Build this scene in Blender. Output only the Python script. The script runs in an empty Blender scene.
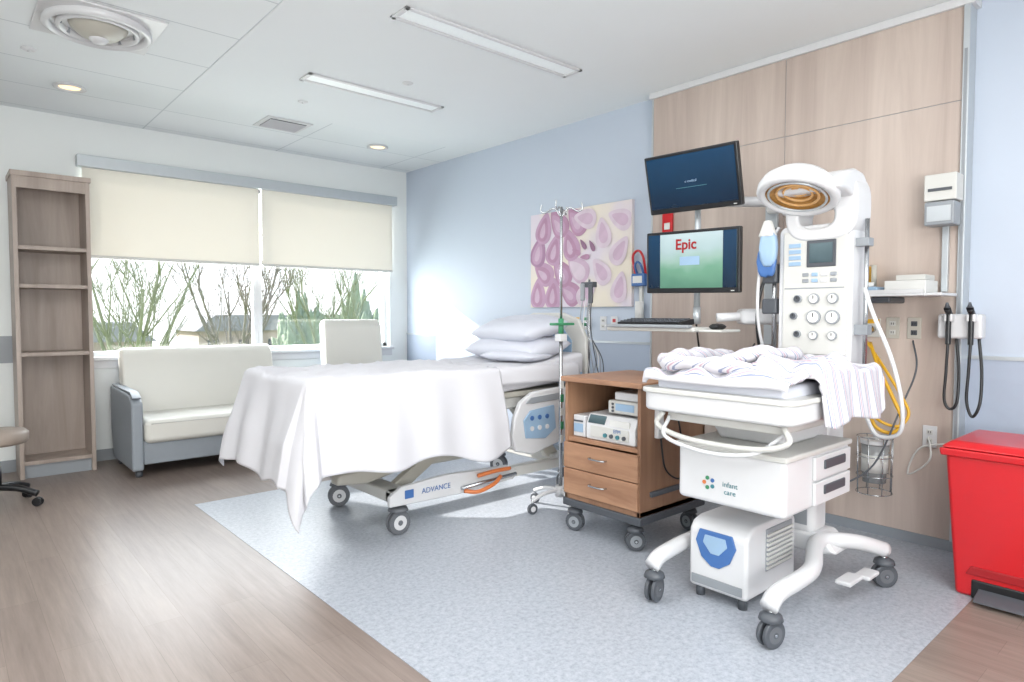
import bpy, bmesh, math, random
from mathutils import Vector, Matrix, Euler, noise
random.seed(7)
D=bpy.data; SC=bpy.context.scene
def L(c):
    c=c/255.0
    return c/12.92 if c<=0.04045 else ((c+0.055)/1.055)**2.4
def S(r,g,b): return (L(r),L(g),L(b),1.0)
# ------------------------------------------------------------ materials
def newmat(name):
    m=D.materials.new(name); m.use_nodes=True
    nt=m.node_tree; b=nt.nodes['Principled BSDF']
    return m,nt,b
def pm(name,col,rough=0.5,metal=0.0,var=0.04,scale=12.0,bump=0.0,bscale=80.0,emit=0.0,coat=0.0,alpha=1.0,trans=0.0):
    m,nt,b=newmat(name)
    tc=nt.nodes.new('ShaderNodeTexCoord'); n=nt.nodes.new('ShaderNodeTexNoise')
    n.inputs['Scale'].default_value=scale; n.inputs['Detail'].default_value=3
    nt.links.new(tc.outputs['Object'],n.inputs['Vector'])
    mx=nt.nodes.new('ShaderNodeMix'); mx.data_type='RGBA'
    c=S(*col)
    mx.inputs[6].default_value=tuple(x*(1-var) for x in c[:3])+(1,)
    mx.inputs[7].default_value=tuple(min(1,x*(1+var)) for x in c[:3])+(1,)
    nt.links.new(n.outputs['Fac'],mx.inputs[0]); nt.links.new(mx.outputs[2],b.inputs['Base Color'])
    b.inputs['Roughness'].default_value=rough; b.inputs['Metallic'].default_value=metal
    b.inputs['Coat Weight'].default_value=coat
    if trans: b.inputs['Transmission Weight'].default_value=trans
    if alpha<1: b.inputs['Alpha'].default_value=alpha
    if emit: 
        b.inputs['Emission Color'].default_value=c; b.inputs['Emission Strength'].default_value=emit
    if bump:
        n2=nt.nodes.new('ShaderNodeTexNoise'); n2.inputs['Scale'].default_value=bscale
        nt.links.new(tc.outputs['Object'],n2.inputs['Vector'])
        bp=nt.nodes.new('ShaderNodeBump'); bp.inputs['Strength'].default_value=bump; bp.inputs['Distance'].default_value=0.01
        nt.links.new(n2.outputs['Fac'],bp.inputs['Height']); nt.links.new(bp.outputs[0],b.inputs['Normal'])
    return m
def wood(name,c1,c2,sc=(14,14,0.8),rough=0.45,bump=0.05):
    m,nt,b=newmat(name)
    mp=nt.nodes.new('ShaderNodeMapping'); mp.inputs['Scale'].default_value=sc
    geo=nt.nodes.new('ShaderNodeNewGeometry')
    nt.links.new(geo.outputs['Position'],mp.inputs['Vector'])
    n=nt.nodes.new('ShaderNodeTexNoise'); n.inputs['Scale'].default_value=1.0; n.inputs['Detail'].default_value=8; n.inputs['Roughness'].default_value=.65; n.inputs['Distortion'].default_value=0.6
    nt.links.new(mp.outputs[0],n.inputs['Vector'])
    n2=nt.nodes.new('ShaderNodeTexNoise'); n2.inputs['Scale'].default_value=0.25; n2.inputs['Detail'].default_value=2
    nt.links.new(mp.outputs[0],n2.inputs['Vector'])
    ad=nt.nodes.new('ShaderNodeMath'); ad.operation='ADD'; nt.links.new(n.outputs['Fac'],ad.inputs[0]); nt.links.new(n2.outputs['Fac'],ad.inputs[1])
    r=nt.nodes.new('ShaderNodeValToRGB'); r.color_ramp.elements[0].position=.36; r.color_ramp.elements[1].position=.64
    r.color_ramp.elements[0].color=S(*c1); r.color_ramp.elements[1].color=S(*c2)
    hf=nt.nodes.new('ShaderNodeMath'); hf.operation='MULTIPLY'; hf.inputs[1].default_value=0.5
    nt.links.new(ad.outputs[0],hf.inputs[0]); nt.links.new(hf.outputs[0],r.inputs[0])
    nt.links.new(r.outputs[0],b.inputs['Base Color']); b.inputs['Roughness'].default_value=rough
    bp=nt.nodes.new('ShaderNodeBump'); bp.inputs['Strength'].default_value=bump; bp.inputs['Distance'].default_value=0.005
    nt.links.new(n.outputs['Fac'],bp.inputs['Height']); nt.links.new(bp.outputs[0],b.inputs['Normal'])
    return m
M={}
M['wall_blue']=pm('paint_blue',(186,196,210),.6,var=.015,scale=2,bump=.03,bscale=200)
M['wall_blue2']=pm('paint_blue_dark',(164,175,192),.5,var=.015,scale=2)
M['wall_white']=pm('paint_white',(226,230,229),.6,var=.012,scale=2)
M['ceil']=pm('ceiling_paint',(226,230,232),.8,var=.01,scale=3)
M['white']=pm('white_plastic',(208,209,211),.32,var=.012)
M['offw']=pm('offwhite_plastic',(200,200,196),.38,var=.015)
M['beige']=pm('beige_plastic',(184,181,171),.4,var=.02)
M['grey']=pm('grey_plastic',(142,147,152),.4,var=.03)
M['dgrey']=pm('dark_grey_plastic',(76,80,86),.45,var=.04)
M['black']=pm('black_plastic',(24,25,28),.35,var=.1)
M['rubber']=pm('grey_rubber',(96,99,104),.6,var=.06)
M['steel']=pm('brushed_steel',(190,193,196),.25,1.0,var=.03,scale=40)
M['alu']=pm('anodised_aluminium',(190,196,200),.4,.5,var=.03,scale=20)
M['sheet']=pm('white_linen',(206,206,211),.85,var=.012,scale=6,bump=.12,bscale=350)
M['pillow']=pm('pillow_linen',(204,207,217),.85,var=.015,scale=6,bump=.1,bscale=300)
M['cream']=pm('cream_vinyl',(212,211,204),.42,var=.02,scale=8,bump=.04,bscale=150)
M['greyvinyl']=pm('grey_vinyl',(140,147,154),.45,var=.05,scale=20,bump=.05,bscale=200)
M['red']=pm('red_plastic',(192,24,32),.3,var=.04,scale=4,coat=.15)
M['dred']=pm('dark_red_plastic',(150,18,26),.4,var=.05)
M['blue']=pm('blue_plastic',(66,106,164),.35,var=.05)
M['lblue']=pm('pale_blue_plastic',(146,174,200),.4,var=.05)
M['green']=pm('green_plastic',(60,135,95),.4,var=.05)
M['orange']=pm('orange_plastic',(206,118,66),.4,var=.05)
M['yellow']=pm('yellow_plastic',(216,166,36),.4,var=.05)
M['label']=pm('label_paper',(214,214,211),.6,var=.01)
M['teal']=pm('teal_print',(60,120,130),.5)
M['woodpanel']=wood('pale_oak_laminate',(166,150,141),(202,188,178),(7,7,.55))
M['woodbook']=wood('grey_oak_laminate',(140,127,118),(178,164,154),(9,9,.8))
M['woodcart']=wood('maple_laminate',(144,106,82),(182,141,111),(3,3,22))
M['woodcartv']=wood('maple_laminate_side',(134,100,78),(170,132,104),(12,12,1.2))
def gradmat(name,cols,axis=2,emit=1.0):
    m,nt,b=newmat(name)
    tc=nt.nodes.new('ShaderNodeTexCoord'); sp=nt.nodes.new('ShaderNodeSeparateXYZ')
    nt.links.new(tc.outputs['Generated'],sp.inputs[0])
    n=nt.nodes.new('ShaderNodeTexNoise'); n.inputs['Scale'].default_value=3; nt.links.new(tc.outputs['Generated'],n.inputs['Vector'])
    a=nt.nodes.new('ShaderNodeMath'); a.operation='MULTIPLY_ADD'; a.inputs[1].default_value=.35
    nt.links.new(n.outputs['Fac'],a.inputs[0]); nt.links.new(sp.outputs[axis],a.inputs[2])
    s=nt.nodes.new('ShaderNodeMath'); s.operation='SUBTRACT'; s.inputs[1].default_value=.17; nt.links.new(a.outputs[0],s.inputs[0])
    r=nt.nodes.new('ShaderNodeValToRGB'); e=r.color_ramp.elements
    for i,(p,c) in enumerate(cols):
        if i<2: el=e[i]; el.position=p
        else: el=e.new(p)
        el.color=S(*c)
    nt.links.new(s.outputs[0],r.inputs[0]); nt.links.new(r.outputs[0],b.inputs['Base Color'])
    nt.links.new(r.outputs[0],b.inputs['Emission Color']); b.inputs['Emission Strength'].default_value=emit; b.inputs['Roughness'].default_value=.25
    return m
M['scr_dark']=gradmat('screen_navy',[(0,(6,28,48)),(1,(12,48,76))],2,emit=.35)
M['scr_land']=gradmat('screen_landscape',[(0,(76,116,98)),(1,(164,180,184)),(.35,(98,140,118)),(.5,(130,158,146)),(.7,(150,170,172))],2,emit=.18)
M['scr_small']=gradmat('screen_device',[(0,(56,74,80)),(1,(86,104,110))],2,emit=.15)
def stripe():
    m,nt,b=newmat('striped_flannel')
    tc=nt.nodes.new('ShaderNodeTexCoord'); sp=nt.nodes.new('ShaderNodeSeparateXYZ'); nt.links.new(tc.outputs['UV'],sp.inputs[0])
    mu=nt.nodes.new('ShaderNodeMath'); mu.operation='MULTIPLY'; mu.inputs[1].default_value=13; nt.links.new(sp.outputs[0],mu.inputs[0])
    fr=nt.nodes.new('ShaderNodeMath'); fr.operation='FRACT'; nt.links.new(mu.outputs[0],fr.inputs[0])
    r=nt.nodes.new('ShaderNodeValToRGB'); r.color_ramp.interpolation='CONSTANT'; e=r.color_ramp.elements
    e[0].position=0; e[0].color=S(206,205,210); e[1].position=.5; e[1].color=S(136,144,168)
    for p,c in ((.57,(206,205,210)),(.66,(188,158,170)),(.74,(206,205,210)),(.84,(138,146,170)),(.90,(206,205,210))):
        x=e.new(p); x.color=S(*c)
    nt.links.new(fr.outputs[0],r.inputs[0]); nt.links.new(r.outputs[0],b.inputs['Base Color']); b.inputs['Roughness'].default_value=.9
    return m
M['stripe']=stripe()
# ------------------------------------------------------------ geometry helpers
ROOT=[None,Vector((0,0,0))]
def root(name,loc=(0,0,0)):
    e=D.objects.new(name,None); e.location=loc; e.empty_display_size=.1
    SC.collection.objects.link(e); ROOT[0]=e; ROOT[1]=Vector(loc); return e
def noroot(): ROOT[0]=None; ROOT[1]=Vector((0,0,0))
def fin(bm,name,mat,loc=(0,0,0),rot=None,smooth=False,bev=0,seg=3,sub=0):
    bmesh.ops.recalc_face_normals(bm,faces=bm.faces)
    me=D.meshes.new(name); bm.to_mesh(me); bm.free()
    o=D.objects.new(name,me); SC.collection.objects.link(o)
    if mat is not None: me.materials.append(M[mat] if isinstance(mat,str) else mat)
    o.location=Vector(loc)-ROOT[1]
    if rot: o.rotation_euler=Euler([math.radians(a) for a in rot])
    if ROOT[0]: o.parent=ROOT[0]
    if smooth:
        for p in me.polygons: p.use_smooth=True
    if bev>0:
        b=o.modifiers.new('bev','BEVEL'); b.width=bev; b.segments=seg; b.limit_method='ANGLE'; b.angle_limit=math.radians(35)
        for p in me.polygons: p.use_smooth=True
        try:
            b.harden_normals=True
        except Exception: pass
    return o
def box(n,a,b,mat,bev=0,rot=None,seg=3):
    a=Vector(a);b=Vector(b);c=(a+b)/2;d=b-a
    bm=bmesh.new(); bmesh.ops.create_cube(bm,size=1)
    bmesh.ops.scale(bm,vec=(abs(d.x),abs(d.y),abs(d.z)),verts=bm.verts)
    return fin(bm,n,mat,c,rot,bev=bev,seg=seg)
def cyl(n,p0,p1,r,mat,r2=None,seg=24,bev=0):
    p0=Vector(p0);p1=Vector(p1);d=p1-p0
    bm=bmesh.new(); bmesh.ops.create_cone(bm,cap_ends=True,segments=seg,radius1=r,radius2=r if r2 is None else r2,depth=d.length)
    bmesh.ops.rotate(bm,verts=bm.verts,matrix=d.to_track_quat('Z','Y').to_matrix(),cent=(0,0,0))
    o=fin(bm,n,mat,(p0+p1)/2,bev=bev,seg=2)
    if bev==0:
        for p in o.data.polygons: p.use_smooth=len(p.vertices)==4
    return o
def cat(pts,n=8):
    pts=[Vector(p) for p in pts]
    if len(pts)<3: return pts
    P=[2*pts[0]-pts[1]]+pts+[2*pts[-1]-pts[-2]]; out=[]
    for i in range(1,len(P)-2):
        for k in range(n):
            t=k/n; a,b,c,d=P[i-1],P[i],P[i+1],P[i+2]
            out.append(.5*((2*b)+(c-a)*t+(2*a-5*b+4*c-d)*t*t+(3*b-a-3*c+d)*t**3))
    out.append(pts[-1]); return out
def addsweep(bm,pts,rads,seg=10):
    pts=[Vector(p) for p in pts]; N=len(pts)
    if not isinstance(rads,(list,tuple)): rads=[rads]*N
    up=None; prev=None
    for i in range(N):
        t=(pts[min(i+1,N-1)]-pts[max(i-1,0)]).normalized()
        if up is None:
            up=Vector((0,0,1)) if abs(t.z)<.9 else Vector((1,0,0))
        s=t.cross(up); 
        if s.length<1e-4: s=t.cross(Vector((0,1,.3)))
        s.normalize(); up=s.cross(t).normalized()
        ring=[bm.verts.new(pts[i]+(s*math.cos(2*math.pi*k/seg)+up*math.sin(2*math.pi*k/seg))*rads[i]) for k in range(seg)]
        if prev:
            for k in range(seg): bm.faces.new((prev[k],prev[(k+1)%seg],ring[(k+1)%seg],ring[k]))
        else: bm.faces.new(ring[::-1])
        prev=ring
    bm.faces.new(prev)
def tube(n,pts,r,mat,smooth=True,k=8,seg=10,closed=False):
    if smooth and len(pts)>2: pts=cat(pts,k)
    pts=[Vector(p) for p in pts]; c=pts[0].copy()
    bm=bmesh.new(); addsweep(bm,[p-c for p in pts],r,seg)
    return fin(bm,n,mat,c,smooth=True)
def lathe(n,prof,loc,mat,seg=32,axis='Z',rot=None):
    bm=bmesh.new(); prev=None
    for (r,z) in prof:
        ring=[bm.verts.new((r*math.cos(2*math.pi*k/seg),r*math.sin(2*math.pi*k/seg),z)) for k in range(seg)]
        if prev:
            for k in range(seg): bm.faces.new((prev[k],prev[(k+1)%seg],ring[(k+1)%seg],ring[k]))
        prev=ring
    bmesh.ops.remove_doubles(bm,verts=bm.verts,dist=1e-5)
    if axis=='X': bmesh.ops.rotate(bm,verts=bm.verts,matrix=Matrix.Rotation(math.radians(-90),3,'Y'),cent=(0,0,0))
    if axis=='Y': bmesh.ops.rotate(bm,verts=bm.verts,matrix=Matrix.Rotation(math.radians(90),3,'X'),cent=(0,0,0))
    return fin(bm,n,mat,loc,rot,smooth=True)
def prism(n,pts,plane,a,b,mat,bev=0,seg=3,rot=None):
    bm=bmesh.new()
    def mk(p,w):
        if plane=='XZ': return Vector((p[0],w,p[1]))
        if plane=='YZ': return Vector((w,p[0],p[1]))
        return Vector((p[0],p[1],w))
    cx=sum(p[0] for p in pts)/len(pts); cy=sum(p[1] for p in pts)/len(pts)
    c=mk((cx,cy),(a+b)/2)
    A=[bm.verts.new(mk(p,a)-c) for p in pts]; B=[bm.verts.new(mk(p,b)-c) for p in pts]
    bm.faces.new(A[::-1]); bm.faces.new(B)
    for i in range(len(pts)): bm.faces.new((A[i],A[(i+1)%len(pts)],B[(i+1)%len(pts)],B[i]))
    return fin(bm,n,mat,c,bev=bev,seg=seg,rot=rot)
def rrect(x0,y0,x1,y1,r,n=5):
    out=[]
    for cx,cy,a in ((x1-r,y1-r,0),(x0+r,y1-r,90),(x0+r,y0+r,180),(x1-r,y0+r,270)):
        for k in range(n+1):
            t=math.radians(a+90*k/n); out.append((cx+r*math.cos(t),cy+r*math.sin(t)))
    return out
def pillow(n,c,w,d,h,mat,rot=None,seed=0,N=28):
    bm=bmesh.new(); g={}
    for side in (1,-1):
        for i in range(N+1):
            for j in range(N+1):
                u=-1+2*i/N; v=-1+2*j/N
                if side==-1 and (i in(0,N) or j in (0,N)): g[side,i,j]=g[1,i,j]; continue
                t=max(0,(1-abs(u)**3.2)*(1-abs(v)**3.2))**.55
                nz=noise.noise(Vector((u*2+seed,v*2,side*3)))*.14+noise.noise(Vector((u*5+seed,v*5,side*3)))*.07
                x=u*w/2*(1-.07*v*v); y=v*d/2*(1-.07*u*u)
                g[side,i,j]=bm.verts.new((x,y,side*h/2*t*(1+nz*1.2)))
    for side in (1,-1):
        for i in range(N):
            for j in range(N):
                f=[g[side,i,j],g[side,i+1,j],g[side,i+1,j+1],g[side,i,j+1]]
                if side<0: f=f[::-1]
                bm.faces.new(f)
    return fin(bm,n,mat,c,rot,smooth=True)
def drape(n,x0,x1,y0,y1,z,ox0,ox1,oy0,oy1,mat,res=.02,fold=.03,puff=.0,seed=0,freq=16,thick=.006,flare=.10,hemvar=0,wr=1.0):
    bm=bmesh.new(); uvl=bm.loops.layers.uv.new('UVMap')
    sx0=x0-ox0;sx1=x1+ox1;sy0=y0-oy0;sy1=y1+oy1
    NX=int((sx1-sx0)/res);NY=int((sy1-sy0)/res);g=[];uv={}
    rr=.03
    for i in range(NX+1):
        row=[]
        for j in range(NY+1):
            s=sx0+(sx1-sx0)*i/NX; t=sy0+(sy1-sy0)*j/NY
            cx=min(max(s,x0),x1); cy=min(max(t,y0),y1)
            dx=s-cx;dy=t-cy; d=math.hypot(dx,dy)
            top=noise.noise(Vector((s*3+seed,t*3,0)))*.012+noise.noise(Vector((s*9+seed,t*6,2)))*.007
            rg=abs(noise.noise(Vector((s*2.2+t*1.6+seed,(t-s)*5,7)))); top+=max(0,.12-rg)*.07
            top=top*wr+puff*(noise.noise(Vector((s*5,t*5,seed)))+.4*noise.noise(Vector((s*14,t*14,seed))))
            if d<1e-6:
                p=Vector((s,t,z+top))
            else:
                ux,uy=dx/d,dy/d
                per=(s if abs(dy)>abs(dx) else t)+math.atan2(uy,ux)*.35
                f=(math.sin(per*freq+seed)*.6+math.sin(per*freq*.43+1.3+seed)*.8+noise.noise(Vector((per*4,seed,0)))*1.2)
                m=max(abs(dx),abs(dy)); deff=m+(d-m)*.72
                d2=deff*(1+hemvar*noise.noise(Vector((per*2.3,seed+3,0))))
                a=min(d2/rr,math.pi/2)
                hor=rr*math.sin(a) ; ver=rr*(1-math.cos(a))+max(0,d2-rr*math.pi/2)
                k=min(1,d/.35)
                hor+=fold*k*(f*.6+.9)+ flare*d
                ver*=1-.03*math.sin(per*9)
                zz=z-ver+top*max(0,1-d/.05)
                p=Vector((cx+ux*hor,cy+uy*hor,zz+noise.noise(Vector((s*6,t*6,seed)))*.006))
            v=bm.verts.new(p-Vector((x0,y0,z))); row.append(v); uv[v]=(s-sx0,t-sy0)
        g.append(row)
    for i in range(NX):
        for j in range(NY):
            f=bm.faces.new((g[i][j],g[i+1][j],g[i+1][j+1],g[i][j+1]))
            for l in f.loops: l[uvl].uv=uv[l.vert]
    o=fin(bm,n,mat,(x0,y0,z),smooth=True)
    so=o.modifiers.new('sol','SOLIDIFY'); so.thickness=thick; so.offset=-1
    return o
def text(n,body,size,loc,rot,mat,align='CENTER',bold=0):
    cu=D.curves.new(n,'FONT'); cu.body=body; cu.size=size; cu.extrude=.0005; cu.align_x=align; cu.align_y='CENTER'; cu.offset=bold
    t=D.objects.new(n+'_tmp',cu); SC.collection.objects.link(t)
    me=D.meshes.new_from_object(t); D.objects.remove(t)
    o=D.objects.new(n,me); SC.collection.objects.link(o); me.materials.clear(); me.materials.append(M[mat])
    o.location=Vector(loc)-ROOT[1]; o.rotation_euler=Euler([math.radians(a) for a in rot])
    if ROOT[0]: o.parent=ROOT[0]
    return o
FX=(90,0,-90)
FY=(90,0,0)
def caster(n,x,y,r=.06,top=.16,col='rubber',ang=0,hub='grey'):
    a=math.radians(ang); dx,dy=math.sin(a),math.cos(a)
    for k,s in enumerate((-.016,.016)):
        cx,cy=x+dx*s,y+dy*s
        cyl(f'{n}_wheel_{k}',(cx-dx*.009,cy-dy*.009,r+.001),(cx+dx*.009,cy+dy*.009,r+.001),r,col,seg=28,bev=.006)
        cyl(f'{n}_hub_{k}',(cx-dx*.011,cy-dy*.011,r+.001),(cx+dx*.011,cy+dy*.011,r+.001),r*.6,hub,seg=20)
        cyl(f'{n}_cap_{k}',(cx-dx*.013,cy-dy*.013,r+.001),(cx+dx*.013,cy+dy*.013,r+.001),r*.22,col,seg=16)
    cyl(f'{n}_axle',(x-dx*.03,y-dy*.03,r),(x+dx*.03,y+dy*.03,r),.006,'steel')
    lathe(f'{n}_hood',[(0.0,.0),(.02,0),(r*.75,-.012),(r*.85,-.03),(r*.7,-.035),(0,-.035)],(x,y,2*r+.03),col,20)
    cyl(f'{n}_stem',(x,y,2*r-.02),(x,y,top),.011,'steel')
# ------------------------------------------------------------ room
XR=4.22; YB=6.7; XL=-2.2; YF=-2.6; H=2.98; PX=4.12
def wallmesh(n,boxes,mat):
    bm=bmesh.new()
    for a,b in boxes:
        a=Vector(a);b=Vector(b);r=bmesh.ops.create_cube(bm,size=1)
        bmesh.ops.scale(bm,vec=(b-a),verts=r['verts']); bmesh.ops.translate(bm,vec=(a+b)/2,verts=r['verts'])
    return fin(bm,n,mat)
WX0,WX1,WZ0,WZ1=.97,3.98,.92,2.58
def floor_mat():
    m,nt,b=newmat('wood_look_vinyl_plank'); N=nt.nodes;Lk=nt.links
    geo=N.new('ShaderNodeNewGeometry')
    mp=N.new('ShaderNodeMapping'); Lk.new(geo.outputs['Position'],mp.inputs['Vector'])
    mp.inputs['Rotation'].default_value=(0,0,math.radians(90))
    br=N.new('ShaderNodeTexBrick'); br.inputs['Scale'].default_value=1; br.inputs['Brick Width'].default_value=1.2; br.inputs['Row Height'].default_value=.15; br.inputs['Mortar Size'].default_value=.001
    br.inputs['Color1'].default_value=S(146,132,123); br.inputs['Color2'].default_value=S(137,123,115); br.inputs['Mortar'].default_value=S(120,107,99)
    Lk.new(mp.outputs[0],br.inputs['Vector'])
    mp2=N.new('ShaderNodeMapping'); mp2.inputs['Scale'].default_value=(22,1.3,1); Lk.new(geo.outputs['Position'],mp2.inputs['Vector'])
    n=N.new('ShaderNodeTexNoise'); n.inputs['Scale'].default_value=1.4; n.inputs['Detail'].default_value=8; n.inputs['Roughness'].default_value=.7; Lk.new(mp2.outputs[0],n.inputs['Vector'])
    r=N.new('ShaderNodeValToRGB'); r.color_ramp.elements[0].position=.3; r.color_ramp.elements[1].position=.75; r.color_ramp.elements[0].color=(.68,.68,.68,1); r.color_ramp.elements[1].color=(1.08,1.08,1.08,1)
    Lk.new(n.outputs['Fac'],r.inputs[0])
    mx=N.new('ShaderNodeMix'); mx.data_type='RGBA'; mx.blend_type='MULTIPLY'; mx.inputs[0].default_value=1
    Lk.new(br.outputs['Color'],mx.inputs[6]); Lk.new(r.outputs[0],mx.inputs[7]); Lk.new(mx.outputs[2],b.inputs['Base Color'])
    b.inputs['Roughness'].default_value=.36; b.inputs['Specular IOR Level'].default_value=.45
    bp=N.new('ShaderNodeBump'); bp.inputs['Strength'].default_value=.05; bp.inputs['Distance'].default_value=.004; Lk.new(n.outputs['Fac'],bp.inputs['Height']); Lk.new(bp.outputs[0],b.inputs['Normal'])
    return m
def inset_mat():
    m,nt,b=newmat('speckled_vinyl'); N=nt.nodes;Lk=nt.links
    geo=N.new('ShaderNodeNewGeometry')
    n=N.new('ShaderNodeTexNoise'); n.inputs['Scale'].default_value=45; n.inputs['Detail'].default_value=6; n.inputs['Roughness'].default_value=.8; Lk.new(geo.outputs['Position'],n.inputs['Vector'])
    r=N.new('ShaderNodeValToRGB'); e=r.color_ramp.elements; e[0].position=.32; e[0].color=S(138,144,154); e[1].position=.68; e[1].color=S(182,186,193); x=e.new(.5); x.color=S(163,169,178)
    Lk.new(n.outputs['Fac'],r.inputs[0]); Lk.new(r.outputs[0],b.inputs['Base Color']); b.inputs['Roughness'].default_value=.36
    return m
wallmesh('floor',[((XL,YF,-.1),(XR+.1,YB+.1,0))],floor_mat())
wallmesh('floor_vinyl_inset',[((1.27,.8,0.0),(XR,4.72,.002))],inset_mat())
def ceil_mat():
    m,nt,b=newmat('ceiling_tiles'); N=nt.nodes;Lk=nt.links
    geo=N.new('ShaderNodeNewGeometry')
    br=N.new('ShaderNodeTexBrick'); br.offset=0; br.inputs['Scale'].default_value=1; br.inputs['Brick Width'].default_value=1.22; br.inputs['Row Height'].default_value=.61; br.inputs['Mortar Size'].default_value=.006
    br.inputs['Color1'].default_value=S(227,231,233); br.inputs['Color2'].default_value=S(224,229,231); br.inputs['Mortar'].default_value=S(196,202,206)
    mp=N.new('ShaderNodeMapping'); mp.inputs['Location'].default_value=(-1.43+1.22,-4.76+.61,0); Lk.new(geo.outputs['Position'],mp.inputs['Vector']); Lk.new(mp.outputs[0],br.inputs['Vector'])
    Lk.new(br.outputs['Color'],b.inputs['Base Color']); b.inputs['Roughness'].default_value=.8
    n=N.new('ShaderNodeTexNoise'); n.inputs['Scale'].default_value=150; Lk.new(geo.outputs['Position'],n.inputs['Vector'])
    bp=N.new('ShaderNodeBump'); bp.inputs['Strength'].default_value=.05; bp.inputs['Distance'].default_value=.003; Lk.new(n.outputs['Fac'],bp.inputs['Height']); Lk.new(bp.outputs[0],b.inputs['Normal'])
    return m
wallmesh('ceiling',[((XL,YF,H),(XR+.1,YB+.1,H+.1))],ceil_mat())
wallmesh('ceiling_gypsum',[((1.43,YF,H-.004),(XR,YB-1.3,H+.02))],M['ceil'])
wallmesh('wall_back',[((XL,YB,0),(WX0,YB+.25,H)),((WX1,YB,0),(XR+.1,YB+.25,H)),((WX0,YB,0),(WX1,YB+.25,WZ0)),((WX0,YB,WZ1),(WX1,YB+.25,H))],M['wall_white'])
wallmesh('wall_right',[((XR,YF,0),(XR+.1,YB+.1,H))],M['wall_blue'])
wallmesh('wall_left',[((XL-.1,YF,0),(XL,YB+.1,H))],M['wall_white'])
wallmesh('wall_front',[((XL,YF-.1,0),(XR,YF,H))],M['wall_white'])
wallmesh('trim_1',[((XR-.006,YF,.1),(XR,1.02,1.06)),((XR-.006,3.06,.1),(XR,YB,1.06))],M['wall_blue2'])
wallmesh('trim_2',[((XR-.012,YF,1.055),(XR,1.02,1.075)),((XR-.012,3.06,1.055),(XR,YB,1.075))],M['alu'])
wallmesh('baseboard_right',[((XR-.015,YF,0),(XR,1.02,.1)),((XR-.015,3.06,0),(XR,YB,.1)),((PX-.01,1.02,0),(PX+.02,3.06,.06))],M['greyvinyl'])
wallmesh('baseboard_back',[((XL,YB-.015,0),(XR,YB,.1))],M['grey'])
wallmesh('trim_3',[((XL,YB-.01,.9),(WX0-.06,YB,1.12))],M['grey'])
root('headwall_panel',(PX,2.03,0))
g=.002
for k,(a,b,c,d) in enumerate([(1.05,2.02-g,.06,2.44-g),(2.02+g,3.05,.06,2.44-g),(1.05,2.02-g,2.44+g,2.93),(2.02+g,3.05,2.44+g,2.93)]):
    box(f'laminate_{k}',(PX,a,c),(XR-.002,b,d),'woodpanel',bev=.0015)
box('core',(PX+.004,1.055,.06),(XR-.003,3.045,2.93),'grey')
box('top_trim',(PX-.02,1.0,2.93),(XR-.002,3.08,2.975),'white',bev=.004)
box('side_channel',(PX-.02,1.02,.06),(XR-.002,1.05,2.93),'alu',bev=.003)
box('side_channel_slot',(PX-.024,1.028,.3),(PX-.018,1.042,2.7),'grey')
box('side_strip',(PX-.005,3.05,.06),(XR-.002,3.065,2.93),'alu',bev=.002)
# ------------------------------------------------------------ window
root('window_1',(2.47,YB+.1,0))
def frame(n,x0,x1,z0,z1,y=YB+.08,w=.045,mat='white'):
    box(n+'_bottom',(x0,y,z0),(x1,y+.06,z0+w),mat,bev=.004); box(n+'_top',(x0,y,z1-w),(x1,y+.06,z1),mat,bev=.004)
    box(n+'_left',(x0,y,z0),(x0+w,y+.06,z1),mat,bev=.004); box(n+'_right',(x1-w,y,z0),(x1,y+.06,z1),mat,bev=.004)
frame('frame_a',WX0,2.47,WZ0,WZ1); frame('frame_b',2.47,WX1,WZ0,WZ1)
gm,nt,b=newmat('window_glass'); nt.nodes.clear()
o_=nt.nodes.new('ShaderNodeOutputMaterial'); tr=nt.nodes.new('ShaderNodeBsdfTransparent'); gl=nt.nodes.new('ShaderNodeBsdfGlossy'); gl.inputs['Roughness'].default_value=.02
mx=nt.nodes.new('ShaderNodeMixShader'); mx.inputs[0].default_value=.04; nt.links.new(tr.outputs[0],mx.inputs[1]); nt.links.new(gl.outputs[0],mx.inputs[2]); nt.links.new(mx.outputs[0],o_.inputs[0])
box('glass',(WX0+.02,YB+.105,WZ0+.02),(WX1-.02,YB+.11,WZ1-.02),gm)
box('sill',(WX0-.03,YB-.05,WZ0-.03),(WX1+.03,YB+.1,WZ0),'white',bev=.005)
box('apron',(WX0-.02,YB-.015,WZ0-.1),(WX1+.02,YB,WZ0-.03),'white',bev=.003)
box('blind_valance',(WX0-.06,YB-.09,2.56),(WX1+.06,YB-.001,2.66),'alu',bev=.006)
noroot()
bm_,nt,b=newmat('roller_blind_fabric'); 
N=nt.nodes; o_=N['Material Output']; tl=N.new('ShaderNodeBsdfTranslucent'); tl.inputs[0].default_value=S(230,227,220)
b.inputs['Base Color'].default_value=S(228,225,216); b.inputs['Roughness'].default_value=.9
wv=N.new('ShaderNodeTexNoise'); wv.inputs['Scale'].default_value=300; bp=N.new('ShaderNodeBump'); bp.inputs['Strength'].default_value=.1; nt.links.new(wv.outputs[0],bp.inputs['Height']); nt.links.new(bp.outputs[0],b.inputs['Normal'])
mx=N.new('ShaderNodeMixShader'); mx.inputs[0].default_value=.16; nt.links.new(b.outputs[0],mx.inputs[1]); nt.links.new(tl.outputs[0],mx.inputs[2]); nt.links.new(mx.outputs[0],o_.inputs[0])
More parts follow.
